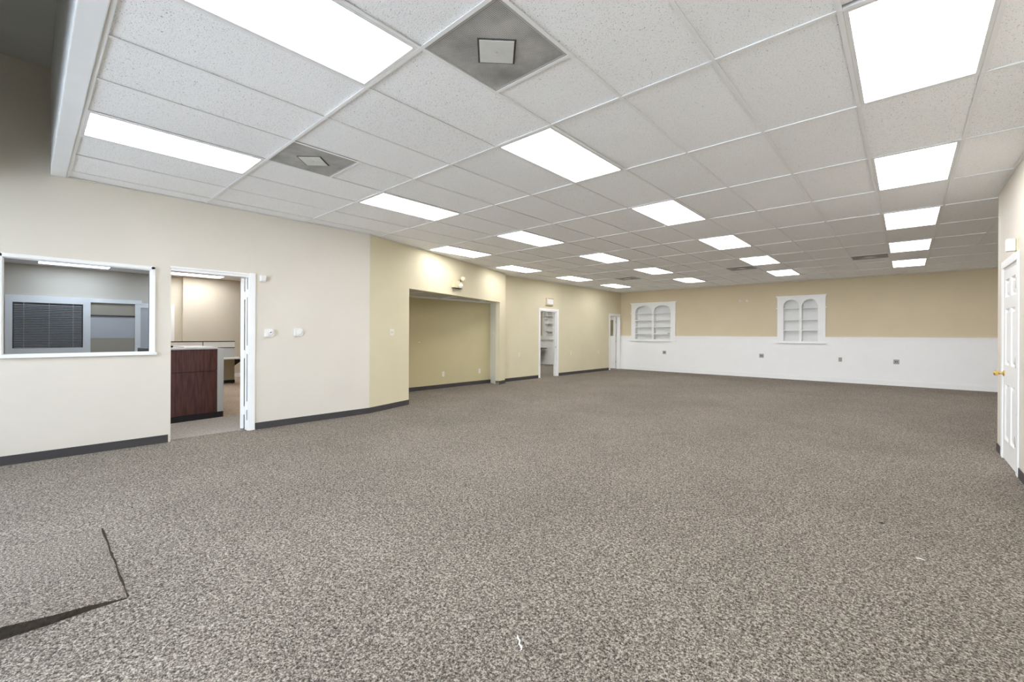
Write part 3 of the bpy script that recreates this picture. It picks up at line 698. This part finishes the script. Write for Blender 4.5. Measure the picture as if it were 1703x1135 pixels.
# local: +x along the leaf away from the hinge, y across thickness
Ml = Matrix.Translation((XA - 0.135, DR1[1] - 0.02, 0)) @ Matrix.Rotation(PI - 0.36, 4, 'Z')
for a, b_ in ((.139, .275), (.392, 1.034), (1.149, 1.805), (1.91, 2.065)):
    MB().box(XA - 0.05, XA - 0.012, DR1[1] - 0.0135, DR1[1] - 0.012, a, b_).build('hinge_gap_shade', 'alu_frame', d1)  # dark strips painted in for the shaded gap between the hinges
leaf = MB().box(0.004, 0.80, 0.0, 0.042, 0.012, DR1[2] - 0.034, bev=.002, M=Ml).build('door_leaf', 'white_trim', d1)
for z in (0.26, 1.03, 1.83):
    MB().box(-0.012, 0.01, -0.012, 0.004, z - 0.055, z + 0.055, M=Ml).build('hinge', 'white_trim', leaf)
Mk = Ml @ Matrix.Translation((0.73, 0.042, 0.95)) @ Matrix.Rotation(-PI / 2, 4, 'X')
MB().lathe([(.03, 0), (.03, .006), (.011, .012), (.011, .03), (.026, .042), (.026, .058), (.012, .066)], 16, Mk).build('knob', 'brass', leaf, True)

# ------------------------------------------------------------------ doorways in the cream side wall
def casing_c(nm, D, label, right_clip=None):
    o = struct(empty(nm, (XC, (D[0] + D[1]) / 2, 0)), label, 'door')
    cw = 0.078
    r1 = D[1] + cw if right_clip is None else right_clip
    MB().box(XC, XC + 0.018, D[0] - cw, D[0] + 0.004, 0, D[2] + 0.004, bev=.004).build('casing', 'white_trim', o)
    MB().box(XC, XC + 0.018, D[1] - 0.004, r1, 0, D[2] + 0.004, bev=.004).build('casing', 'white_trim', o)
    MB().box(XC, XC + 0.018, D[0] - cw, r1, D[2] + 0.0045, D[2] + cw, bev=.004).build('casing', 'white_trim', o)
    MB().box(XC - 0.12, XC - 0.0005, D[0], D[0] + 0.018, 0, D[2] - .018).build('jamb', 'white_trim', o)
    MB().box(XC - 0.12, XC - 0.0005, D[1] - 0.018, D[1], 0, D[2] - .018).build('jamb', 'white_trim', o)
    MB().box(XC - 0.12, XC - 0.0005, D[0], D[1], D[2] - 0.018, D[2]).build('head_jamb', 'white_trim', o)
    MB().box(XC - 0.075, XC - 0.045, D[1] - 0.03, D[1] - 0.018, 0, D[2] - .018).build('door_stop', 'white_trim', o)
    return o
o = casing_c('door_2', D2, 'white framed narrow doorway in the cream wall')
MB().box(XC - 0.05, XC - 0.02, D2[1] - 0.021, D2[1] - 0.0185, 0.89, 0.96).build('strike_plate', 'steel', o)
o = casing_c('door_3', D3, 'white framed far corner doorway with an open half-glass door', YFAR - 0.045)
# open half-lite leaf against the far side of the side room
Y0L, Y1L = D3[1] - 0.065, D3[1] - 0.025; X1L = XC - 0.135; X0L = X1L - 0.74
lf = MB().box(X0L, X0L + .10, Y0L, Y1L, .01, 2.02).box(X1L - .10, X1L, Y0L, Y1L, .01, 2.02)
for a, b_ in ((.01, .31), (1.17, 1.28), (1.90, 2.02)): lf.box(X0L + .10, X1L - .10, Y0L, Y1L, a, b_)
lf = lf.build('door_leaf', 'white_trim', o)
MB().box(X0L + .10, X1L - .10, Y0L + .016, Y0L + .022, 1.28, 1.90).build('glass_pane', 'glass_clear', lf)
MB().box(X0L + .10, X1L - .10, Y0L + .012, Y0L + .028, .31, 1.17).build('panel', 'white_wainscot', lf)
for z in (.28, 1.08, 1.82): MB().box(X1L, X1L + .014, Y0L - .006, Y0L + .012, z - .05, z + .05).build('hinge', 'steel', lf)

# ------------------------------------------------------------------ six panel door on the right
o = struct(empty('door_4', (XR, 6.65, 0)), 'white six panel door with brass knob on the right', 'door')
cw = 0.085
for a, b_ in ((D4[0] - cw, D4[0] + .006), (D4[1] - .006, D4[1] + cw)):
    MB().box(XR - 0.012, XR - 0.0005, a, b_, 0, D4[2] + .006, bev=.004).build('casing', 'white_trim', o)
MB().box(XR - 0.012, XR - 0.0005, D4[0] - cw, D4[1] + cw, D4[2] + .0065, D4[2] + cw, bev=.004).build('casing', 'white_trim', o)
MB().box(XR + .0005, XR + 0.12, D4[0], D4[0] + .012, 0, D4[2]).box(XR + .0005, XR + 0.12, D4[1] - .012, D4[1], 0, D4[2]).box(XR + .0005, XR + 0.12, D4[0] + .012, D4[1] - .012, D4[2] - .012, D4[2]).build('jamb', 'white_trim', o)
MB().box(XR + .038, XR + 0.12, D4[0] + .012, D4[1] - .012, 0, D4[2] - .012).build('door_stop', 'white_trim', o)
ya, yb = D4[0] + .015, D4[1] - .015; xf, xb = XR - .003, XR + .035; zt = D4[2] - .03
cols = [(6.36, 6.595), (6.695, 6.93)]; rows = [(.225, .815), (1.02, 1.615), (1.735, 1.925)]
lf = MB()
ylist = [ya, cols[0][0], cols[0][1], cols[1][0], cols[1][1], yb]
for k in (0, 2, 4): lf.box(xf, xb, ylist[k], ylist[k + 1], .012, zt)
zl = [.012, rows[0][0], rows[0][1], rows[1][0], rows[1][1], rows[2][0], rows[2][1], zt]
for a, b_ in cols:
    for k in (0, 2, 4, 6): lf.box(xf, xb, a, b_, zl[k], zl[k + 1])
leaf = lf.build('door_leaf', 'white_trim', o)
for a, b_ in cols:
    for c, d in rows:
        mb = MB(); bm = mb.bm
        def ring(t, x): return [bm.verts.new((x, y, z)) for y, z in ((a + t, c + t), (b_ - t, c + t), (b_ - t, d - t), (a + t, d - t))]
        rs = [ring(0, xf), ring(.018, xf + .016), ring(.024, xf + .016), ring(.05, xf + .005)]
        for p, q_ in zip(rs, rs[1:]):
            for k in range(4): bm.faces.new((p[k], p[(k + 1) % 4], q_[(k + 1) % 4], q_[k]))
        bm.faces.new(rs[-1])
        bk = ring(0, xb - .004)
        for k in range(4): bm.faces.new((rs[0][k], bk[k], bk[(k + 1) % 4], rs[0][(k + 1) % 4]))
        bm.faces.new(bk)
        mb.build('panel', 'white_trim', leaf)
Mk = Matrix.Translation((xf, 6.975, .925)) @ Matrix.Rotation(-PI / 2, 4, 'Y')
MB().lathe([(.032, 0), (.032, .006), (.013, .012), (.012, .035), (.022, .042), (.028, .055), (.027, .072), (.016, .080)], 20, Mk).build('knob', 'brass', leaf, True)
for z in (.31, 1.07, 1.835):
    MB().lathe([(.007, -.048), (.009, -.05), (.009, .05), (.007, .054)], 10, Matrix.Translation((xf - .006, ya - .003, z))).box(xf - .001, xf - .0002, ya, ya + .03, z - .045, z + .045).build('hinge', 'steel', leaf, True)
# door chime box on top of the casing
o = empty('door_alarm', (XR, 6.33, 2.14))
MB().box(XR - 0.012, XR - .0005, 6.235, 6.345, 2.14, 2.262, bev=.002).build('back_plate', 'yellowed_plastic', o)
MB().box(XR - 0.075, XR - .012, 6.262, 6.34, 2.142, 2.262, bev=.012).build('cover', 'plate_white', o)
tag(o, 'white alarm box above the door casing on the right wall', 'alarm')
tag(MB().lathe([(.008, 0), (.008, .003), (.003, .008)], 10, Matrix.Translation((XR, 7.34, 2.70)) @ Matrix.Rotation(-PI / 2, 4, 'Y')).build('wall_screw', 'plate_ivory'), 'tiny screw high on the right wall near the corner', 'screw')

# ------------------------------------------------------------------ carpet flap with a lifted edge, and scraps
nx, ny = 16, 24
bm = bmesh.new(); grid = []
fx0, fx1, fy0, fy1 = -4.02, -2.885, -1.3, 0.333
for k in range(nx + 1):
    row = []
    for l in range(ny + 1):
        u, v = k / nx, l / ny
        x = fx0 + (fx1 - fx0) * u; y = fy0 + (fy1 - fy0) * v
        lift = 0.088 * (u ** 6) * min(1.0, max(0, (fy1 - y)) / 0.75) ** 0.9
        row.append(bm.verts.new((x + (0.004 * math.sin(23 * y) if k == nx else 0), y + (0.003 * math.sin(17 * x + 2) if l == ny else 0), 0.0035 + lift)))
    grid.append(row)
for k in range(nx):
    for l in range(ny): bm.faces.new((grid[k][l], grid[k + 1][l], grid[k + 1][l + 1], grid[k][l + 1]))
ext = bmesh.ops.extrude_face_region(bm, geom=list(bm.faces))
for v in ext['geom']:
    if isinstance(v, bmesh.types.BMVert): v.co.z -= 0.0030
mb = MB(); mb.bm.free(); mb.bm = bm
flap = tag(mb.build('carpet_flap', 'carpet', None, True), 'loose carpet piece with one lifted edge at the lower left', 'carpet piece')
mb = MB(); yk = [(-4.03 + 1.14 * k / 20, random.uniform(.006, .013)) for k in range(21)]
mb.prism([(x, fy1 - .004) for x, t in yk] + [(x, fy1 + t) for x, t in yk[::-1]], 0.0003, 0.0022).build('seam_gap_shade', 'backing_shade', flap)  # dark strip puts the shade of the seam gap into colour
bm = bmesh.new(); pr = None
for l in range(ny + 1):
    y = fy0 + (fy1 - fy0) * l / ny; x = fx1 + 0.004 * math.sin(23 * y) + 0.0008
    zt_ = 0.002 + 0.088 * min(1.0, max(0, (fy1 - y)) / 0.75) ** 0.9
    c_ = [bm.verts.new(p) for p in ((x, y, zt_), (x + .006, y, 0.0004), (x - .03, y, 0.0004))]
    if pr:
        for k in range(3): bm.faces.new((pr[k], c_[k], c_[(k + 1) % 3], pr[(k + 1) % 3]))
    pr = c_
mb = MB(); mb.bm.free(); mb.bm = bm; mb.build('edge_and_gap_shade', 'backing_shade', flap)  # dark skirt: carpet edge fibres plus painted shade of the gap below
def scrap(label, pts, r, nm='thread_scrap', m_='debris_white'):
    mb = MB(); bm = mb.bm; rings = []
    for k, (x, y, s) in enumerate(pts):
        a = Vector((pts[min(k + 1, len(pts) - 1)][0] - pts[max(k - 1, 0)][0], pts[min(k + 1, len(pts) - 1)][1] - pts[max(k - 1, 0)][1])).normalized(); n_ = Vector((-a.y, a.x))
        rings.append([bm.verts.new((x + n_.x * r * s * math.cos(t), y + n_.y * r * s * math.cos(t), 0.0005 + r * s * 0.6 * (1 + math.sin(t)))) for t in [2 * PI * q_ / 6 for q_ in range(6)]])
    for p, q_ in zip(rings, rings[1:]):
        for k in range(6): bm.faces.new((p[k], p[(k + 1) % 6], q_[(k + 1) % 6], q_[k]))
    bm.faces.new(rings[0][::-1]); bm.faces.new(rings[-1])
    return tag(mb.build(nm, m_, None, True), label, 'debris')
scrap('white torn scrap on the carpet at the bottom centre', [(-1.265, 1.426, .5), (-1.25, 1.412, 1.3), (-1.232, 1.405, 1.0), (-1.222, 1.388, .9), (-1.205, 1.384, 1.5), (-1.194, 1.372, .7), (-1.195, 1.362, .3)], 0.0034)
scrap('small pale fleck on the carpet at the right', [(0.05, 3.50, .6), (0.07, 3.505, 1.2), (0.09, 3.50, .6)], 0.004)
scrap('small dark crumb on the carpet at the right', [(-0.135, 3.985, .6), (-0.12, 3.99, 1.2), (-0.108, 3.985, .5)], 0.006, 'crumb', 'slot_dark')

# ------------------------------------------------------------------ office behind the left wall
ZC1 = 2.88
XB = -15.1
struct(MB().box(XB - 0.12, XB, YFRONT, 2.86, 0, 3.2).box(XB - 0.12, XB + 0.14, 2.86, 8.5, 0, 3.2).build('wall_office_back', 'paint_office'), 'beige back wall of the office', 'wall')
struct(MB().box(XB - 0.12, XA - 0.12, YFRONT - 0.12, YFRONT, 0, 3.2).build('wall_office_front', 'paint_office'), 'front side wall of the office', 'wall')
struct(MB().box(XB + .14, XALC - 0.12, 7.0, 7.12, 0, 3.2).build('wall_office_end', 'paint_office'), 'end wall of the office', 'wall')
struct(MB().prism([(XB - .12, YFRONT), (XA - .12, YFRONT), (XA - .12, 3.72), (-7.06, 4.56), (XALC - .12, 4.56), (XALC - .12, 7.0), (XB - .12, 7.0)], ZC1, ZC1 + 0.3).build('ceiling_office', 'white_soffit'), 'white ceiling of the office', 'ceiling')
struct(MB().box(XB + .14, XB + .155, 2.86, 7.0, 0, .12).build('baseboard_office', 'white_trim'), 'white base on the office back wall', 'baseboard')
pc = make_light('lens_cool')
for k, (x, y, lab) in enumerate([(-14.35, .74, 'lit ceiling panel seen through the window glass'), (-14.3, 3.03, 'lit ceiling panel seen through the left doorway'),
                                 (-11.5, .74, 'unseen inner office ceiling panel added on the window side'), (-11.5, 3.03, 'unseen inner office ceiling panel added on the doorway side'),  # unseen panels, added to brighten the office evenly
                                 (-7.42, 1.5, 'unseen office ceiling panel added just inside the left doorway')]):  # unseen panel, added to brighten the doorway floor and desk front
    q = pc if k == 0 else copy_tree(pc)
    q.location = (x, y, ZC1 - 0.012); tag(q, lab, 'ceiling light', 'office ceiling lights')
    for ch in q.children:
        if ch.name.startswith('housing'): ch.scale = (1, 1, 0.12)
# interior window with blinds on the office back wall
w3 = struct(empty('window_3', (XB, .78, .8)), 'blue-white framed window with dark blinds seen through the glass', 'window')
xf = XB + .02
fm = MB()
for a, b_, c, d in [(-.33, -.22, .83, 2.16), (.91, 1.04, .78, 2.16), (-.22, .91, 2.0, 2.16), (-.22, .91, .83, .945), (1.04, 2.0, 2.06, 2.16)]:
    fm.box(XB, XB + .05, a, b_, c, d)
fm.build('window_frame', 'white_trim', w3)
MB().box(XB + .001, XB + .012, -.22, .91, .945, 2.0).build('dark_pane', 'slot_dark', w3)
sl0 = None
nsl = 26
for k in range(nsl):
    z = .965 + k * (2.0 - .985) / nsl
    if sl0 is None:
        s_ = MB().box(-.0165, .0165, -.54, .54, -.0006, .0006, M=Matrix.Rotation(.55, 4, 'Y')).build('blind_slat', 'blind_slat', w3); sl0 = s_.data
    else:
        s_ = bpy.data.objects.new('blind_slat', sl0); C.objects.link(s_); s_.parent = w3; s_.matrix_parent_inverse = w3.matrix_world.inverted()
    s_.location = (XB + .034, .345, z)
for y in (-.05, .345, .74): MB().box(XB + .052, XB + .054, y - .004, y + .004, .95, 2.0).build('blind_cord', 'dirty_grey', w3)
MB().box(XB, XB + .005, 1.04, 1.87, .5, 2.06).build('recess_panel', 'partition_beige', w3)
MB().box(XB + .005, XB + .012, 1.04, 1.87, 1.17, 1.72).build('grey_board', 'partition_grey', w3)
MB().box(XB + .005, XB + .03, 1.04, 1.87, 1.72, 1.755).build('board_cap', 'slot_dark', w3)
d5 = struct(empty('door_5', (XB, 2.28, 0)), 'white framed glazed door at the back of the office', 'door')
MB().box(XB, XB + .04, 1.87, 1.98, 0, 2.09).box(XB, XB + .04, 2.58, 2.69, 0, 2.09).box(XB, XB + .04, 1.98, 2.58, 1.97, 2.09).build('casing', 'white_trim', d5)
MB().box(XB, XB + .02, 1.98, 2.58, .01, 1.97).build('door_leaf', 'partition_grey', d5)

# reception desk
dk = empty('reception_desk', (-8.3, 1.5, 0))
Md = Matrix.Translation((-7.95, 1.38, 0)) @ Matrix.Rotation(math.atan2(2.06 - 1.38, -0.09) - PI / 2, 4, 'Z')   # local +y along the front, local -x back
MB().box(-.70, 0.0, -.19, .595, .09, .725, bev=.003, M=Md).build('lower_panel', 'mahogany', dk)
MB().box(-.70, 0.002, -.19, .595, .733, 1.065, bev=.003, M=Md).build('upper_panel', 'mahogany', dk)
MB().box(-.69, -.006, -.185, .59, .725, .733, M=Md).build('reveal', 'slot_dark', dk)
MB().box(-.69, -.004, -.19, .68, 0, .088, M=Md).build('kick_base', 'black_plastic', dk)
MB().box(-.70, 0.003, .596, .685, .089, 1.075, bev=.006, M=Md).build('corner_post', 'alloy_post', dk)
MB().box(-.70, .012, -.19, .595, 1.066, 1.092, bev=.004, M=Md).build('counter_top', 'laminate_grey', dk)
tag(dk, 'dark mahogany reception desk seen through the left doorway', 'desk')
tag(MB().box(-.66, -.10, .19, .58, 1.0925, 1.108, bev=.003, M=Md @ Matrix.Translation((0, 0, 0))).build('white_board', 'paper'), 'white flat board lying on the reception desk', 'board')
o = empty('paper_tray', Md @ Vector((-.45, .0, 1.0925)))
MB().box(-.62, -.36, -.02, .14, 1.0925, 1.098, M=Md).build('tray_floor', 'black_plastic', o)
MB().box(-.62, -.36, -.02, -.012, 1.098, 1.118, M=Md).box(-.62, -.36, .132, .14, 1.098, 1.118, M=Md).box(-.62, -.612, -.012, .132, 1.098, 1.118, M=Md).build('tray_rim', 'black_plastic', o)
tag(o, 'flat black tray on the reception desk', 'tray')
# workstation partition further back
o = empty('workstation', (-13.27, 3.0, 0))
MB().box(-13.31, -13.23, 2.0, 3.63, .09, .66).build('lower_panel', 'partition_beige', o)
MB().box(-13.31, -13.23, 2.0, 3.63, .66, .925).build('middle_panel', 'partition_grey', o)
MB().box(-13.31, -13.225, 2.0, 3.63, .925, .945).build('black_line', 'black_plastic', o)  # black line between the middle and upper panels
MB().box(-13.31, -13.23, 2.0, 2.93, .945, 1.09).build('upper_panel', 'plate_white', o)
MB().box(-13.31, -13.23, 2.945, 3.63, .945, 1.09).build('upper_panel', 'plate_white', o)
MB().box(-13.315, -13.22, 2.0, 3.635, 1.09, 1.108).build('top_cap', 'black_plastic', o)
MB().box(-13.31, -13.23, 2.93, 2.945, .945, 1.09).build('joint', 'black_plastic', o)
MB().box(-13.31, -13.22, 2.0, 3.635, 0.012, .09).build('base', 'black_plastic', o)
MB().lathe([(.014, 0), (.014, .012)], 10, Matrix.Translation((-13.27, 3.4, 0))).lathe([(.014, 0), (.014, .012)], 10, Matrix.Translation((-13.27, 2.3, 0))).build('leveller', 'steel', o)
MB().prism([(-13.22, 3.0), (-12.75, 3.0), (-12.75, 3.9), (-13.1, 4.15), (-13.31, 4.15), (-13.31, 3.64), (-13.22, 3.64)], .655, .685).build('worktop', 'plate_white', o)
MB().prism_ax([(3.64, .655), (3.9, .655), (3.64, .46)], -13.29, -13.26, 'X').build('bracket', 'black_plastic', o)
MB().box(-13.29, -13.25, 3.56, 3.62, .0, .655).build('leg', 'black_plastic', o)
tag(o, 'low office workstation partition behind the reception desk', 'workstation')

# ------------------------------------------------------------------ side room behind the narrow doorway
struct(MB().box(-14.0, -13.88, 8.5, YFAR, 0, 3.2).build('wall_room_back', 'paint_office'), 'back wall of the side room', 'wall')
struct(MB().box(-13.88, XALC - 0.12, 8.43, 8.55, 0, 3.2).build('wall_room_end', 'paint_office'), 'end wall of the side room', 'wall')
struct(MB().box(-13.88, XC - 0.12, 8.55, YFAR, ZC1, ZC1 + .3).build('ceiling_side_room', 'white_soffit'), 'white ceiling of the side room', 'ceiling')
t3 = struct(MB().box(-13.88, XC - .12, YFAR - .016, YFAR, 0, 1.10).box(-13.88, -12.20, YFAR - .016, YFAR, 1.10, 1.19).box(-10.975, XC - .12, YFAR - .016, YFAR, 1.10, 1.19).build('trim_3', 'white_wainscot'), 'white wainscot in the side room', 'wainscot')
MB().box(-13.88, -12.20, YFAR - .03, YFAR, 1.19, 1.26).box(-10.975, XC - .12, YFAR - .03, YFAR, 1.19, 1.26).build('chair_rail', 'white_trim', t3)
MB().box(-13.88, XC - .12, YFAR - .034, YFAR - .016, 0, .14).build('base_rail', 'white_trim', t3)
pc2 = copy_tree(pc); pc2.location = (-11.4, 11.6, ZC1 - .012); tag(pc2, 'unseen ceiling panel in the side room over its middle', 'ceiling light', 'unseen side room ceiling lights')  # unseen panels light the side room
pc3 = copy_tree(pc); pc3.location = (-10.6, 14.0, ZC1 - .012); tag(pc3, 'unseen ceiling panel in the side room near its shelves', 'ceiling light', 'unseen side room ceiling lights')
pc4 = copy_tree(pc); pc4.location = (-9.7, 12.6, ZC1 - .012); tag(pc4, 'unseen ceiling panel added in the side room nearest its narrow doorway', 'ceiling light', 'unseen side room ceiling lights')  # unseen panel, added to brighten the view through the doorway
o = empty('side_desk', (-12.6, 14.95, 0))
MB().box(-13.6, -11.86, 14.66, 15.25, .70, .735, bev=.003).build('desk_top', 'desk_brown', o)
MB().prism_ax([(-12.55, .03), (-12.30, .03), (-11.92, .70), (-12.55, .70)], 14.9, 14.94, 'Y').build('end_panel', 'desk_brown', o)
MB().box(-13.55, -12.25, 14.78, 14.82, .30, .70).build('modesty_panel', 'desk_brown', o)
MB().box(-12.62, -12.22, 14.70, 15.22, 0, .03).build('foot', 'black_plastic', o)
MB().box(-13.55, -13.51, 14.70, 15.22, 0, .70).build('side_panel', 'desk_brown', o)
tag(o, 'dark brown desk glimpsed through the narrow doorway', 'desk')
